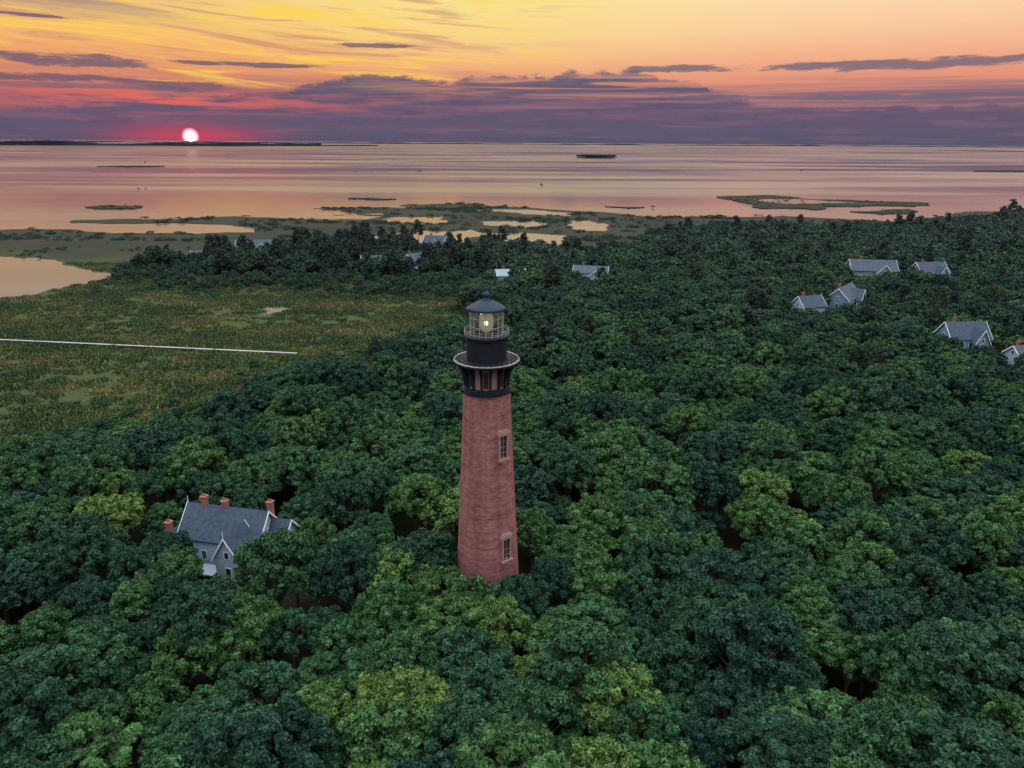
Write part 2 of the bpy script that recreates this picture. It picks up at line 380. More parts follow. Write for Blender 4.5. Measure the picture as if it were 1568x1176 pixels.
main=[(-3000,560),(-1300,590),(-707,579),(-455,584),(-400,578),(-383,588),(-351,585),(-285,563),(-240,561),(-199,572),(-207,607),(-246,630),(-300,638),(-346,630),(-376,633),(-387,654),(-343,669),(-288,678),(-260,698),(-199,678),(-133,676),(-121,707),(-160,745),(-210,787),(-159,807),(-116,802),(-126,835),(-64,858),(10,819),(64,775),(113,743),(158,712),(200,728),(267,739),(313,709),(352,676),(390,727),(482,797),(580,853),(1143,931),(2600,1100),(4200,1200),(4200,-900),(-3000,-900)]
mainf=fractal(main,9,.3,3)
slab('marsh_ground',mainf,0,[mg,mud],1.0)
mesh_obj('sound_water',[(-70000,-3000,-.3),(70000,-3000,-.3),(70000,60000,-.3),(-70000,60000,-.3)],[(0,1,2,3)],mw)
ponds=[[(-442,458),(-309,442),(-283,438),(-258,421),(-234,399),(-215,387),(-206,380),(-208,364),(-214,347),(-218,328),(-227,319),(-291,295),(-400,290)],
[(-107,304),(-99,308),(-91,303),(-95,297),(-101,291),(-103,297)],
[(-110,540),(-90,561),(-75,590),(-48,585),(-34,598),(-18,570),(-36,520),(-66,505),(-105,512)],
[(-19,570),(7,580),(42,563),(38,520),(16,500),(-2,516)],
[(50,675),(68,676),(80,634),(73,595),(53,603),(46,637)],
[(-113,695),(-65,704),(-55,658),(-82,640),(-112,654)],
[(-44,775),(-4,786),(62,753),(53,718),(9,736)],
[(-30,660),(20,668),(34,640),(10,618),(-20,630)],[(-175,730),(-130,735),(-125,722),(-170,715)]]
for i,p in enumerate(ponds): slab('marsh_pond',fractal(p,3 if i!=1 else 1,.35,20+i),.04,[mw],0)
isl=[[(270,1002),(355,1034),(373,963),(444,936),(503,910),(461,860),(411,865),(329,809),(269,820),(274,912)],
[(354,787),(435,823),(421,784),(375,759)],
[(-448,786),(-434,813),(-394,798),(-390,766),(-422,764)],
[(102,833),(145,828),(124,810)],
[(-204,928),(-175,941),(-143,922),(-169,908)],
[(290,3560),(360,3750),(480,3600),(440,3420),(320,3440)],
[(-1085,1985),(-1000,2050),(-925,2021),(-1000,1960)],
[(5333,9700),(5600,9700),(6900,8000),(5465,7900)],
[(1239,2054),(1380,2100),(1546,2106),(1380,2010)]]
for i,p in enumerate(isl): slab('marsh_island',fractal(p,6 if i<5 else 20,.4,40+i),.5 if i<5 else 1.5,[mi_,mud],2.5)
slab('marsh_pond',fractal([(300,940),(350,960),(400,915),(440,890),(380,895),(330,880)],5,.4,77),.54,[mw],0)
# far shores : long low wooded land
mfar=simple('far_shore_woods',(.016,.02,.03),.95,.05,.4,.002)
def ridge(name,pts,wid,h,seed,step):
    v=[];f=[];rows=0
    for k in range(len(pts)-1):
        a,b_=Vector(pts[k]),Vector(pts[k+1]); L=(b_-a).length; m=max(2,int(L/step))
        for i in range(m):
            p=a.lerp(b_,i/m); s_=rows*step
            t=noise.fractal(Vector((s_*.0011,seed,0)),1.0,2.0,5); hh_=h*(.62+.55*t)+h*.12*random.random()
            hh_=max(.5,hh_)
            dv=(b_-a).normalized(); nx,ny=-dv.y,dv.x
            for o_,z in((-wid,-1),(-wid*.9,hh_*.85),(0,hh_),(wid,-1)): v.append((p.x+nx*o_,p.y+ny*o_,z))
            rows+=1
    for r in range(rows-1):
        for c in range(3): a=r*4+c; f.append((a,a+1,a+5,a+4))
    return mesh_obj(name,v,f,mfar)
ridge('far_shore',[(-30000,19000),(-8000,22000),(0,23500),(12000,24500),(40000,24000)],300,36,1.3,60)
ridge('far_shore',[(-9500,8500),(-6400,8700),(-3900,9300),(-2700,10500)],200,58,5.1,25)
ridge('far_shore',[(-2800,10500),(-2000,11300)],60,24,8.1,25)
# ------------------------------------------------------------------ houses
mslate=simple('slate_roof',(.036,.054,.088),.75,.3,.35,1.5)
mshin=simple('grey_shingle_roof',(.05,.067,.095),.8,.3,.35,1.2)
mwhite=simple('white_paint',(.30,.37,.48),.6,.3,.08,2)
mtrim=simple('white_trim',(.60,.66,.74),.55,.3,.04,2)
mblue=simple('blue_siding',(.14,.22,.31),.7,.3,.12,2)
mgreyw=simple('grey_siding',(.20,.225,.26),.8,.2,.15,2)
mpalr=simple('pale_metal_roof',(.2,.27,.34),.7,.3,.15,1.2)
mtan=simple('cedar_siding',(.17,.12,.10),.85,.2,.2,2)
mglass,_,gb=material('window_glass',.08,.6); gb.inputs['Base Color'].default_value=(.02,.025,.035,1)
mbr2=simple('chimney_brick',(.24,.105,.085),.9,.2,.3,4)
def gable(P,cx,cy,L,W,h,r,rot,wall,roof,trim,win=True,z0=0,name=''):
    """gabled block: ridge along local x"""
    cr,sr=math.cos(rot),math.sin(rot)
    T=lambda x,y,z:(cx+x*cr-y*sr,cy+x*sr+y*cr,z)
    m=MB(); a,b_=L/2,W/2
    m.add([T(-a,-b_,z0),T(a,-b_,z0),T(a,b_,z0),T(-a,b_,z0),T(-a,-b_,h),T(a,-b_,h),T(a,b_,h),T(-a,b_,h),T(-a,0,r),T(a,0,r)],
          [(0,1,5,4),(1,2,6,9,5),(2,3,7,6),(3,0,4,8,7)])
    m.obj(name+'walls',wall,P)
    m=MB(); o=.45; sl=(r-h)/b_; t=.22
    for sg in(-1,1):
        e=(b_+o)*sg; ze=h-sl*o
        v=[T(-a-o,e,ze+.03),T(a+o,e,ze+.03),T(a+o,0,r+.03),T(-a-o,0,r+.03)]
        v+=[(p[0],p[1],p[2]+t) for p in v]
        m.add(v,[(0,1,2,3),(4,5,6,7),(0,1,5,4),(1,2,6,5),(2,3,7,6),(3,0,4,7)] if sg<0 else [(3,2,1,0),(7,6,5,4),(0,1,5,4),(1,2,6,5),(2,3,7,6),(3,0,4,7)])
    m.obj(name+'roof',roof,P)
    m=MB()
    for sx in(-1,1):   # barge boards
        for sg in(-1,1):
            x0=sx*(a+o+.02); x1=sx*(a+o+.12)
            p=[(x0,sg*(b_+o),h-sl*o-.15),(x0,0,r-.12),(x0,0,r+.32),(x0,sg*(b_+o),h-sl*o+.32)]
            v=[T(*k) for k in p]+[T(x1,k[1],k[2]) for k in p]
            m.add(v,[(0,1,2,3),(4,5,6,7),(0,1,5,4),(1,2,6,5),(2,3,7,6),(3,0,4,7)])
    g=MB()
    if win:
        fl=max(1,int((h-z0)/2.7))
        for k in range(fl):
            zc=z0+1.6+k*2.8
            for sg in(-1,1):
                nw=max(1,int(L/2.6))
                for i in range(nw):
                    x=-a+(i+.5)*L/nw
                    p=T(x,sg*(b_+.03),zc); m.box(p,(1.15,.1,1.75),0,rot); p=T(x,sg*(b_+.07),zc); g.box(p,(.85,.08,1.45),0,rot)
                nw=max(1,int(W/3))
                for i in range(nw):
                    y=-b_+(i+.5)*W/nw
                    p=T(sg*(a+.03),y,zc); m.box(p,(.1,1.15,1.75),0,rot); p=T(sg*(a+.07),y,zc); g.box(p,(.08,.85,1.45),0,rot)
        for sx in(-1,1):
            if r-h>2:
                p=T(sx*(a+.03),0,h+.5); m.box(p,(.1,1.0,1.4),0,rot); p=T(sx*(a+.07),0,h+.5); g.box(p,(.08,.7,1.1),0,rot)
        g.obj(name+'windows',mglass,P)
    m.obj(name+'trim',trim,P)
def chimney(P,x,y,z0,z1,w=.9):
    m=MB(); m.box((x,y,(z0+z1)/2),(w,w,z1-z0)); m.box((x,y,z1+.12),(w*1.3,w*1.3,.24)); m.box((x,y,z1-.5),(w*1.15,w*1.15,.16)); m.tube((x-.2,y,z1+.24),(x-.2,y,z1+.7),.13,.12,8); m.tube((x+.2,y,z1+.24),(x+.2,y,z1+.7),.13,.12,8)
    m.obj('chimney',mbr2,P)
# keepers' house
K=empty('keepers_house',(-46,105,0),math.radians(-12)); K.scale=(.91,.91,.95)
gable(K,0,1,15,8,7.4,11.6,0,mwhite,mslate,mtrim,name='main_')
gable(K,4.4,-4.4,5.6,4.6,7.0,10.6,math.pi/2,mwhite,mslate,mtrim,name='gable_')
gable(K,-8.9,-4.0,6.5,5.6,5.0,8.2,math.pi/2,mwhite,mslate,mtrim,name='wing_')
gable(K,8.6,2.5,4.5,6.5,6.4,9.6,0,mwhite,mslate,mtrim,name='rear_')
for x,y,z in((-4.5,1,13.1),(-.6,1.2,12.6),(7.4,2.6,12.6),(-9,-3.4,9.9)): chimney(K,x,y,z-4,z)
m=MB()
for x,y,z in((-7.9,1,11.7),(4.4,-7.6,10.7),(-8.9,-7.7,8.3)): m.tube((x,y,z-.4),(x,y,z+1.3),.07,.04,6)
m.obj('finials',mtrim,K)
m=MB(); m.box((-2.6,-5.2,3.0),(7,3.2,.18))
for i in range(5): m.tube((-5.8+i*1.6,-6.6,0),(-5.8+i*1.6,-6.6,2.9),.09,.09,8)
m.obj('porch',mwhite,K)
def beach_house(x,y,rot,L,W,h,r,wall,roof,cross=True,porch=True,name='beach_house'):
    P=empty(name,(x,y,0),rot)
    gable(P,0,0,L,W,h,r,0,wall,roof,mtrim,z0=1.2,name='main_')
    if cross: gable(P,L*.18,-W*.35,W*.8,L*.34,h*.92,r*.9,math.pi/2,wall,roof,mtrim,z0=1.2,name='cross_')
    chimney(P,-L*.25,W*.1,r-1.5,r+1.1,.8)
    m=MB()
    for i in range(6):
        for sy in(-1,1): m.tube((-L/2+i*L/5,sy*(W/2-.3),-.1),(-L/2+i*L/5,sy*(W/2-.3),1.25),.15,.15,6)
    m.obj('pilings',mgreyw,P)
    if porch:
        m=MB(); m.box((-L*.2,-W/2-1.5,2.6),(L*.6,2.8,.2))
        for i in range(6): m.tube((-L*.5+i*L*.12,-W/2-2.8,0),(-L*.5+i*L*.12,-W/2-2.8,3.6),.08,.08,6)
        m.box((-L*.2,-W/2-2.8,3.65),(L*.62,.1,.1)); m.box((-L*.2,-W/2-2.8,3.2),(L*.62,.06,.06))
        m.obj('deck',mtrim,P)
    return P
H=[(-152,436,.2,21,11,7.5,11.5,mblue,mshin,1),(-47,450,-.3,13,9,9,13,mgreyw,mslate,1),(-78,404,.1,10,8,4.5,7.5,mtan,mshin,0),(-54,400,.9,9,8,6,9.5,mgreyw,mshin,0),
(-1,360,.15,14,9,5.4,7.8,mblue,mpalr,0),(38,354,-.2,16,11,8,10.6,mwhite,mshin,1),(178,363,-.15,21,12,8.6,13,mgreyw,mshin,1),(205,360,.1,14,11,8,12.5,mblue,mslate,1),
(136,297,.9,17,9,8.0,12.3,mblue,mshin,1),(118,287,.3,10,8,6.5,10,mwhite,mslate,0),(149,235,.05,13,9,7.5,12,mblue,mslate,1),(157,217,.2,7,6,6.5,9,mwhite,mshin,0),
(-182,426,.0,8,6,4.5,6.5,mwhite,mshin,0),(-167,414,.3,7,6,4.2,6,mgreyw,mshin,0)]
for h in H: beach_house(*h[:9],cross=bool(h[9]))
# ------------------------------------------------------------------ boardwalk
mdeck=simple('weathered_deck',(.30,.31,.33),.8,.2,.15,1)
m=MB(); A=Vector((-330,268,0)); B=Vector((-71,232,0)); dv=(B-A).normalized(); ang=math.atan2(dv.y,dv.x); Ln=(B-A).length
c=(A+B)/2; m.box((c.x,c.y,.9),(Ln,1.0,.1),0,ang)
for sg in(-1,1):
    o=Vector((-dv.y,dv.x,0))*.45*sg
    for i in range(int(Ln/3)):
        p=A+dv*(i*3+1)+o; m.box((p.x,p.y,.4),(.12,.12,1.1),0,ang)
m.obj('marsh_boardwalk',mdeck)
# ------------------------------------------------------------------ duck blinds
mdk=simple('dark_wood',(.03,.028,.03),.9)
for x,y,k in((-218,1778,2.6),(46,1239,2.0),(746,1974,2.2),(-535,1078,1.5),(153,821,1.5),(-1144,2372,3),(-528,1085,1.2)):
    P=empty('duck_blind',(x,y,-.3),random.random()*.5); m=MB()
    for a in(-1.6,1.6):
        for b_ in(-1,1): m.tube((a*k*.5,b_*k*.5,-1),(a*k*.5,b_*k*.5,2.2),.12,.12,6)
    m.obj('piles',mdk,P); m=MB(); m.box((0,0,1.2+k*.35),(k*1.9,k*1.3,k*.6)); m.obj('hut',mdk,P)
    m=MB(); m.add([(-k*1.05,-k*.75,1.2+k*.67),(k*1.05,-k*.75,1.2+k*.67),(k*1.05,k*.75,1.2+k*.67),(-k*1.05,k*.75,1.2+k*.67),(-k,0,1.2+k*.95),(k,0,1.2+k*.95)],[(0,1,5,4),(2,3,4,5),(0,4,3),(1,2,5),(3,2,1,0)]); m.obj('roof',mdk,P)
# ------------------------------------------------------------------ lighthouse
LX,LY=-3.45,95.0
LH=empty('lighthouse',(LX,LY,0))
mbk,nt,b=material('red_brick',.9,.15)
uv=nt.new('ShaderNodeUVMap'); uv.uv_map='UVMap'
bt=nt.new('ShaderNodeTexBrick'); nt.put(bt.inputs['Vector'],uv.outputs[0])
bt.inputs['Color1'].default_value=(.20,.064,.064,1); bt.inputs['Color2'].default_value=(.30,.116,.112,1); bt.inputs['Mortar'].default_value=(.27,.155,.15,1)
bt.inputs['Scale'].default_value=1; bt.inputs['Brick Width'].default_value=.45; bt.inputs['Row Height'].default_value=.16; bt.inputs['Mortar Size'].default_value=.018
tco=nt.new('ShaderNodeTexCoord').outputs['Object']
mpb=nt.new('ShaderNodeMapping'); nt.put(mpb.inputs[0],tco); mpb.inputs['Scale'].default_value=(.5,.5,1.3)
bn_=nt.noise(mpb.outputs[0],1.5,8,.8,.6)
mps=nt.new('ShaderNodeMapping'); nt.put(mps.inputs[0],tco); mps.inputs['Scale'].default_value=(.25,.25,3.0)
bs=nt.noise(mps.outputs[0],.8,4,.6,.3)
mpv=nt.new('ShaderNodeMapping'); nt.put(mpv.inputs[0],tco); mpv.inputs['Scale'].default_value=(.9,.9,.06)
bv=nt.noise(mpv.outputs[0],1.0,4,.6,.2)
c=nt.mix(1.0,bt.outputs[0],nt.ramp(bn_,[(.32,(.52,.46,.48,1)),(.5,(1,1,1,1)),(.68,(1.34,1.38,1.4,1))]),'MULTIPLY')
c=nt.mix(1.0,c,nt.ramp(bs,[(.34,(.7,.64,.66,1)),(.42,(1,1,1,1)),(.7,(1.06,1.1,1.12,1))]),'MULTIPLY')
c=nt.mix(1.0,c,nt.ramp(bv,[(.35,(.82,.8,.82,1)),(.65,(1.12,1.12,1.13,1))]),'MULTIPLY')
nt.put(b.inputs['Base Color'],c)
bp=nt.new('ShaderNodeBump'); bp.inputs['Strength'].default_value=.4; bp.inputs['Distance'].default_value=.05; nt.put(bp.inputs['Height'],bt.outputs['Fac']); bp.invert=True
nt.put(b.inputs['Normal'],bp.outputs[0])
mblk=simple('black_iron',(.010,.013,.02),.6,.15,.25,2)
mroof=simple('lantern_roof_iron',(.014,.03,.055),.6,.2,.2,2)
mstone=simple('stone_trim',(.27,.165,.155),.8,.2,.15,3)
mcop=simple('service_room_brick',(.28,.15,.145),.85,.2,.15,3)
msil=simple('light_iron',(.28,.25,.26),.45,.5,.1,3)
def rad(z): return 4.98-(4.98-3.2)*(z/35.1)**.93
N=96; v=[];f=[];rows=60
for k in range(rows+1):
    z=35.1*k/rows
    for i in range(N):
        a=2*math.pi*i/N; v.append((math.sin(a)*rad(z),-math.cos(a)*rad(z),z))
for k in range(rows):
    for i in range(N): j=(i+1)%N; f.append((k*N+i,k*N+j,(k+1)*N+j,(k+1)*N+i))
sh=mesh_obj('brick_shaft',v,f,mbk,LH,None,True)
ul=sh.data.uv_layers.new(name='UVMap')
for p in sh.data.polygons:
    k=p.index//N;i=p.index%N
    for li,(du,dz) in zip(p.loop_indices,((0,0),(1,0),(1,1),(0,1))):
        ul.data[li].uv=((i+du)*2*math.pi*4/N,35.1*(k+dz)/rows)
m=MB(); m.lathe([(5.6,0),(5.6,1.4),(5.35,1.6),(5.3,3.0),(5.05,3.3)],64); m.obj('stone_base',mstone,LH)
# windows in the shaft
ms=MB(); mgw=MB()
def wall_window(ang,zc,h,wd):
    d=Vector((math.sin(ang),-math.cos(ang),0)); t=Vector((math.cos(ang),math.sin(ang),0))
    def bx(M_,tx,dz,w_,hh,dep,out):
        r2=rad(zc+dz)
        c=d*(r2+out-dep/2)+t*tx+Vector((0,0,zc+dz)); M_.box(c,(w_,dep,hh),0,ang)
    bx(ms,-wd/2-.14,0,.26,h,.9,.22); bx(ms,wd/2+.14,0,.26,h,.9,.22)
    bx(ms,0,h/2+.3,wd+1.0,.5,1.0,.42); bx(ms,0,h/2+.66,wd+.5,.22,.9,.3); bx(ms,0,-h/2-.2,wd+.9,.34,1.0,.40); bx(ms,0,-h/2-.6,wd*.7,.45,.8,.2)
    bx(mgw,0,0,wd,h,.7,.06)
    for k in range(1,4): bx(ms,0,-h/2+k*h/4,wd,.05,.7,.1)
    bx(ms,0,0,.05,h,.7,.105)
for ang,zc in((.69,27.8),(.69,12.3),(.69+math.pi,20),(.69+math.pi,31),(.69+math.pi,5.5)): wall_window(ang,zc,3.3,1.05)
ms.obj('window_surrounds',mstone,LH); mgw.obj('window_panes',mglass,LH)
# service room, brackets, galleries
m=MB(); m.lathe([(3.2,35.1),(3.42,35.15),(3.45,35.45),(3.3,35.5),(3.3,35.75),(3.0,35.85),(2.95,36.0)],64); m.lathe([(2.95,38.7),(3.2,38.8),(3.3,39.1),(4.4,39.25),(4.55,39.3),(4.55,39.55),(2.7,39.6)],64)
NB=16
for i in range(NB):
    a=2*math.pi*(i+.5)/NB; d=Vector((math.sin(a),-math.cos(a),0)); t=Vector((math.cos(a),math.sin(a),0))
    prof=[(2.85,35.9),(3.15,35.95),(3.2,36.9),(3.35,37.8),(3.75,38.5),(4.35,38.95),(4.4,39.25),(2.85,39.25)]
    v=[d*r+t*.11+Vector((0,0,z)) for r,z in prof]+[d*r-t*.11+Vector((0,0,z)) for r,z in prof]; k=len(prof)
    m.add(v,[tuple(range(k)),tuple(range(2*k-1,k-1,-1))]+[(j,(j+1)%k,k+(j+1)%k,k+j) for j in range(k)])
m.obj('gallery_brackets',mblk,LH)
m=MB(); m.lathe([(2.8,35.8),(2.8,39.0)],64); m.obj('service_room',mcop,LH)
m=MB()
for i in range(0,NB,2):
    a=2*math.pi*i/NB; d=Vector((math.sin(a),-math.cos(a),0)); c=d*2.72; m.box((c.x,c.y,37.3),(.62,.3,2.2),0,a)
m.obj('service_windows',mglass,LH)
def railing(P,r,z0,z1,nb,mat,nm,pr=.035,rails=3):
    m=MB()
    for i in range(nb):
        a=2*math.pi*i/nb; x,y=math.sin(a)*r,-math.cos(a)*r; m.tube((x,y,z0),(x,y,z1),pr,pr,5)
    for k in range(rails):
        z=z1-(z1-z0)*.33*k; n2=64
        for i in range(n2):
            a=2*math.pi*i/n2;b_=2*math.pi*(i+1)/n2
            m.tube((math.sin(a)*r,-math.cos(a)*r,z),(math.sin(b_)*r,-math.cos(b_)*r,z),pr*.9,pr*.9,4,0,False)
    m.obj(nm,mat,P)
railing(LH,4.42,39.5,40.75,36,mblk,'gallery_railing',.035,4)
m=MB(); m.lathe([(4.2,39.62),(4.5,39.62),(4.52,39.56)],64); m.obj('gallery_floor_edge',msil,LH)
m=MB(); m.lathe([(2.72,39.58),(2.72,42.4),(2.85,42.5),(2.85,42.75),(3.05,42.8),(3.05,42.95),(2.2,42.98)],64); m.obj('watch_room',mblk,LH)
railing(LH,2.98,42.9,43.75,24,msil,'lantern_gallery_railing',.03,2)
mlg,nt,b=material('lantern_glass',.05,.5); tr=nt.new('ShaderNodeBsdfTransparent'); gl=nt.new('ShaderNodeBsdfGlossy'); gl.inputs['Roughness'].default_value=.05; gl.inputs['Color'].default_value=(.8,.85,.9,1)
mx=nt.new('ShaderNodeMixShader'); mx.inputs[0].default_value=.3; nt.l.new(tr.outputs[0],mx.inputs[1]); nt.l.new(gl.outputs[0],mx.inputs[2]); nt.l.new(mx.outputs[0],nt.n['Material Output'].inputs[0])
NL=16
m=MB(); m.lathe([(2.22,43.0),(2.22,46.4)],NL); m.obj('lantern_glazing',mlg,LH)
m=MB()
for i in range(NL):
    a=2*math.pi*i/NL; x,y=math.sin(a)*2.24,-math.cos(a)*2.24; m.tube((x,y,42.95),(x,y,46.4),.055,.055,6)
    b_=2*math.pi*(i+1)/NL
    for z in(43.05,44.2,45.35,46.35): m.tube((x,y,z),(math.sin(b_)*2.24,-math.cos(b_)*2.24,z),.04,.04,5)
m.obj('lantern_mullions',msil,LH)
m=MB(); m.lathe([(2.15,46.35),(2.55,46.35),(2.6,46.55),(2.35,46.75),(1.5,47.25),(.7,47.65),(.42,47.75),(.34,48.0),(.42,48.1),(.5,48.3),(.42,48.5),(.2,48.68),(.06,48.75),(.03,49.3),(0.001,49.3)],48); m.obj('lantern_roof',mroof,LH,True)
m=MB()
for i in range(NL):
    a=2*math.pi*i/NL; m.tube((math.sin(a)*2.56,-math.cos(a)*2.56,46.55),(math.sin(a)*.5,-math.cos(a)*.5,47.78),.035,.03,4)
m.obj('roof_ribs',mroof,LH)
mem,nt,b=material('lens_glass',.15,.6); tco=nt.new('ShaderNodeTexCoord').outputs['Object']; wv=nt.new('ShaderNodeTexWave',wave_type='BANDS',bands_direction='Z'); nt.put(wv.inputs[0],tco); wv.inputs['Scale'].default_value=2.2
b.inputs['Base Color'].default_value=(.5,.52,.42,1); nt.put(b.inputs['Emission Color'],nt.ramp(wv.outputs[1],[(.2,(.25,.24,.17,1)),(.8,(.85,.8,.52,1))])); b.inputs['Emission Strength'].default_value=.25
m=MB(); m.lathe([(.4,43.3),(.75,43.6),(.95,44.3),(1.0,44.8),(.92,45.3),(.7,45.8),(.35,46.1)],24); m.obj('fresnel_lens',mem,LH,True)
meb,nt,b=material('lamp_bulb'); b.inputs['Emission Color'].default_value=(1,.82,.45,1); b.inputs['Emission Strength'].default_value=2.0
m=MB(); m.lathe([(.01,44.35),(.2,44.45),(.26,44.7),(.2,44.95),(.01,45.05)],16,0,(0,-.95)); m.obj('lamp_bulb',meb,LH,True)
m=MB(); m.tube((0,0,42.9),(0,0,43.4),.5,.3,16); m.obj('lens_pedestal',mblk,LH)
# ------------------------------------------------------------------ woods
big=[(-420,-60),(-300,70),(-151,131),(-113,150),(-105,161),(-86,172),(-78,188),(-60,213),(-48,236),(-33,252),(-21,274),(-22,325),(-14,340),(-11,480),(29,441),(71,461),(107,543),(163,592),(211,580),(259,574),(324,602),(413,663),(491,720),(816,774),(1300,800),(1300,-60)]
band=[(-210,374),(-174,348),(-140,333),(-121,350),(-86,335),(-55,329),(-22,325),(-11,480),(-38,503),(-104,520),(-127,471),(-146,451),(-167,432),(-193,415),(-204,391)]
def grid(x0,x1,y0,y1,sp):
    xs=np.arange(x0,x1,sp); ys=np.arange(y0,y1,sp*.87); P=[]
    for j,y in enumerate(ys):
        P.append(np.stack([xs+(j%2)*sp/2,np.full(len(xs),y)],1))
    P=np.concatenate(P); return P+(rng.random(P.shape)-.5)*sp*.7
def edge_dist(P,poly):
    d=np.full(len(P),1e9)
    for i in range(len(poly)-1):
        a=np.array(poly[i],float);b_=np.array(poly[i+1],float);ab=b_-a
        t=np.clip(((P-a)@ab)/(ab@ab),0,1); d=np.minimum(d,np.linalg.norm(P-(a+t[:,None]*ab),axis=1))
    return d
def fnoise(P,s_,off=0): return np.array([noise.fractal(Vector((p[0]*s_,p[1]*s_,off)),1,2,3) for p in P])
hs=[(h[0],h[1],max(h[3],h[4])*.45+1.5) for h in H]
def shrink_near_houses(P,S):  # reduces tree scale in front of each house
    for x,y,r in hs:
        m_=(abs(P[:,0]-x)<r+3)&(P[:,1]<y)&(P[:,1]>y-22); S[m_]*=.76
def clear(P):
    k=np.ones(len(P),bool)
    k&=np.linalg.norm(P-np.array([LX,LY]),axis=1)>8.0
    k&=np.linalg.norm(P-np.array([-37.6,89.6]),axis=1)>3.6
    e=((P[:,0]+12)/7)**2+((P[:,1]-104)/7.5)**2; k&=e>1          # lawn behind the tower
    c_,s_=math.cos(math.radians(12)),math.sin(math.radians(12)); dx=P[:,0]+46; dy=P[:,1]-105; lx=dx*c_-dy*s_; ly=dx*s_+dy*c_
    k&=~((lx>-13.5)&(lx<12.5)&(ly>-9.5)&(ly<8))
    k&=~((lx>2)&(lx<7)&(ly>-13)&(ly<0))
    for x,y,r in hs: k&=np.linalg.norm(P-np.array([x,y]),axis=1)>r
    for p in ponds: k&=~pip(P,p)
    return k
def make(P,kinds,scl,lo,hi):
    N_=len(P); s0=lo+(hi-lo)*rng.random(N_)
    return np.stack([s0*(.92+.16*rng.random(N_)),s0*(.92+.16*rng.random(N_)),s0**.6*(.76+.44*rng.random(N_))],1)*scl[:,None]
LE=big[1:11]
ring=np.array([(-9.6,87.5),(-4.4,84.6),(1.6,85.2),(6.3,89.5),(8.2,95.5),(3.5,103.5),(-1.5,79.8),(-54,92.5),(-48.5,91.5),(-32.5,95.5),(-42.5,90.3)])
def wood(name,P,coll,kind,lo,hi,hz,special=0):
    ed=edge_dist(P,LE); es=np.clip(.32+ed/34.0,0,1)
    hf=1+.2*fnoise(P,.035); sc_=es*hf
    shrink_near_houses(P,sc_)
    S=make(P,kind,sc_,lo,hi)
    if special: S[-special:]=np.array([[1.0,1.0,1.14]]); S[-1]*=.7
    t=np.clip(.36+.3*fnoise(P,.05,5)+.85*(rng.random(len(P))-.5)+.25*(1-es),0,1)
    yl=rng.random(len(P))<.03; t[yl]=np.clip(t[yl]+.3,0,1)
    return scatter(name,np.column_stack([P,np.zeros(len(P))]),kind,rng.random(len(P))*6.28,S,t,np.full(len(P),0)+hz(P),coll)
A_=grid(-220,200,28,185,6.5); A_=A_[(np.abs(A_[:,0])<.8*A_[:,1]+35)]; A_=A_[pip(A_,big)&clear(A_)]
A_=np.concatenate([A_[np.min(np.linalg.norm(A_[:,None]-ring[None],axis=2),axis=1)>3.5],ring])
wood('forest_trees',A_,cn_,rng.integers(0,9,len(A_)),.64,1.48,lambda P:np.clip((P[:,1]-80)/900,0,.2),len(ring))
B_=grid(-100,420,185,360,6.8); B_=B_[(np.abs(B_[:,0])<.85*B_[:,1]+30)]; B_=B_[pip(B_,big)&clear(B_)]
kb=np.where(rng.random(len(B_))<.04,rng.integers(5,8,len(B_)),rng.integers(0,5,len(B_)))
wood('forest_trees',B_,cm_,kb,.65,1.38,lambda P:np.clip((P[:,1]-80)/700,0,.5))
C_=grid(-60,760,360,790,7.8); C_=C_[(np.abs(C_[:,0])<.85*C_[:,1]+30)]; C_=C_[pip(C_,big)&clear(C_)]
kc=np.where(rng.random(len(C_))<.1,rng.integers(4,7,len(C_)),rng.integers(0,4,len(C_)))
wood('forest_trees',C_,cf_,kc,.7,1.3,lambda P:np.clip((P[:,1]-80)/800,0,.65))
# mid band with pines, houses and thickets
E_=grid(-215,0,322,525,6.0); E_=E_[pip(E_,band)&clear(E_)]; nz=fnoise(E_,.02,9)
E_=E_[(nz>-.28)&((E_[:,1]<438)|(E_[:,0]<-118)|(rng.random(len(E_))<.22))]
tall=E_[:,1]>385+40*fnoise(E_,.03,2)
ke=np.where(tall&(rng.random(len(E_))<np.where((E_[:,1]>436)&(E_[:,0]>-118),.95,.4)),rng.integers(4,7,len(E_)),rng.integers(0,4,len(E_)))
sE=np.where(tall,1.0,.48); shrink_near_houses(E_,sE)
S=make(E_,ke,sE,.65,1.25)
scatter('band_trees',np.column_stack([E_,np.zeros(len(E_))]),ke,rng.random(len(E_))*6.28,S,np.clip(.25+.5*(rng.random(len(E_))-.5)+.2*fnoise(E_,.03,4),0,1),np.clip((E_[:,1]-80)/900,0,.5),cf_)
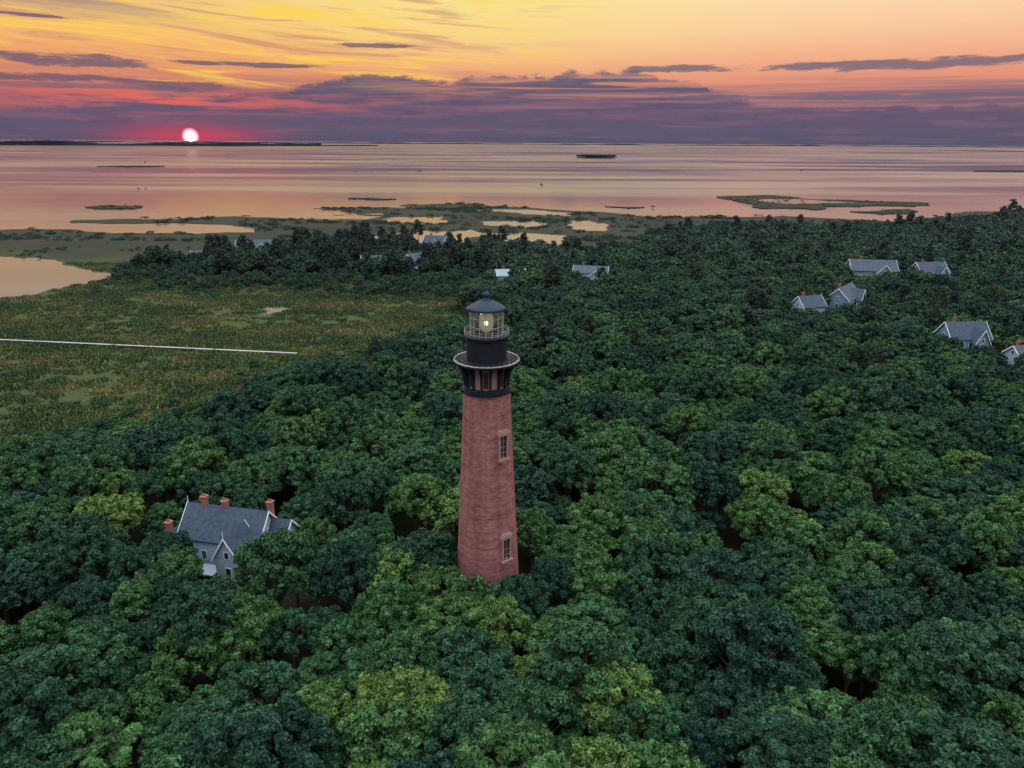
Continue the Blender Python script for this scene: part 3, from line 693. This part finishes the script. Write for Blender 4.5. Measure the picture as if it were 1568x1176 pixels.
# shrubs on the marsh
G=grid(-330,0,130,560,4.2); G=G[pip(G,main)&~pip(G,big)&clear(G)]
gn=fnoise(G,.022,14)+.45*fnoise(G,.12,3); ed=edge_dist(G,LE); edb=edge_dist(G,band)
pr=np.clip((gn-.3)*1.6,0,.6)*.6+np.clip(.8-ed/22,0,.8)+np.clip(.8-edb/16,0,.6)
G=G[rng.random(len(G))<pr]
sG=(.35+.75*rng.random(len(G)))
scatter('marsh_shrubs',np.column_stack([G,np.zeros(len(G))]),rng.integers(0,4,len(G)),rng.random(len(G))*6.28,np.stack([sG*1.1,sG*1.1,sG*.8],1),np.clip(.45+.5*(rng.random(len(G))-.5),0,1),np.clip((G[:,1]-80)/900,0,.5),cs_)
Gf=grid(-420,420,520,860,5.0); Gf=Gf[pip(Gf,main)&~pip(Gf,big)&clear(Gf)]
gf=fnoise(Gf*np.array([[1,2.5]]),.012,31)+.3*fnoise(Gf,.1,7); Gf=Gf[rng.random(len(Gf))<np.clip((gf-.02)*1.3,.02,.6)]
sf=.5+1.0*rng.random(len(Gf))
scatter('marsh_shrubs',np.column_stack([Gf,np.zeros(len(Gf))]),rng.integers(0,4,len(Gf)),rng.random(len(Gf))*6.28,np.stack([sf*1.5,sf*1.5,sf*.6],1),.2*rng.random(len(Gf)),np.full(len(Gf),.35),cs_)
# marsh grass
Q=grid(-330,0,150,420,2.7); Q=Q[(np.abs(Q[:,0])<.8*Q[:,1]+20)&pip(Q,main)&~pip(Q,big)]
for p in ponds: Q=Q[~pip(Q,p)]
qn=fnoise(Q,.03,21)+.5*fnoise(Q,.15,2); Q_=rng.random(len(Q))<np.clip(.65+qn,0.4,1); Q=Q[Q_]
sQ=.6+.7*rng.random(len(Q))
scatter('marsh_grass',np.column_stack([Q,np.zeros(len(Q))]),rng.integers(0,4,len(Q)),rng.random(len(Q))*6.28,np.stack([sQ,sQ,sQ*.75],1),np.clip(.40+.5*(rng.random(len(Q))-.5)+.9*fnoise(Q*np.array([[1,2.2]]),.03,8),0,1),np.clip((Q[:,1]-80)/1200,0,.4),cg_)
# wooded island trees + fringe on islets
I_=grid(300,470,3440,3700,14); I_=I_[pip(I_,isl[5])]
scatter('island_trees',np.column_stack([I_,np.full(len(I_),1.0)]),rng.integers(0,4,len(I_)),rng.random(len(I_))*6.28,np.ones((len(I_),3))*1.3,np.zeros(len(I_)),np.full(len(I_),.2),cf_)
J=grid(-1100,1600,760,2110,9); k=np.zeros(len(J),bool)
for i in (0,1,2,3,4,6,8): k|=pip(J,isl[i])
J=J[k&(rng.random(len(J))<.16)]
scatter('islet_shrubs',np.column_stack([J,np.full(len(J),.4)]),rng.integers(0,4,len(J)),rng.random(len(J))*6.28,np.ones((len(J),3))*np.array([1.3,1.3,.45])*(.5+.6*rng.random((len(J),1))),np.zeros(len(J)),np.full(len(J),.1),cs_)
# forest floor under the trees
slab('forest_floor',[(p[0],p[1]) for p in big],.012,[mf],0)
# pale poplar beside the keepers' house
rs=np.random.default_rng(5); wd=MB(); wd.tube((0,0,-.2),(0,0,9),.16,.04,6)
cl=[]
for i in range(34):
    z=3+7.4*rs.random(); rr=1.5*(1-(z-3)/8.2); a=rs.random()*6.28; cl.append((math.cos(a)*rr,math.sin(a)*rr,z,.42))
for c_ in cl[::2]: wd.tube((0,0,c_[2]-1.6),c_[:3],.05,.015,4,0,False)
pp=leafmesh('pale_poplar_tree',[leaves(cl,3400,.2,-.6,.9,rs)],wd,[mpale,mbark]); link(pp); pp.location=(-37.6,89.6,0)
# ------------------------------------------------------------------ render look
sc.render.engine='CYCLES'
sc.view_settings.view_transform='Standard'; sc.view_settings.look='None'; sc.view_settings.exposure=0
sc.cycles.max_bounces=3; sc.cycles.diffuse_bounces=2; sc.cycles.glossy_bounces=2; sc.cycles.transparent_max_bounces=6
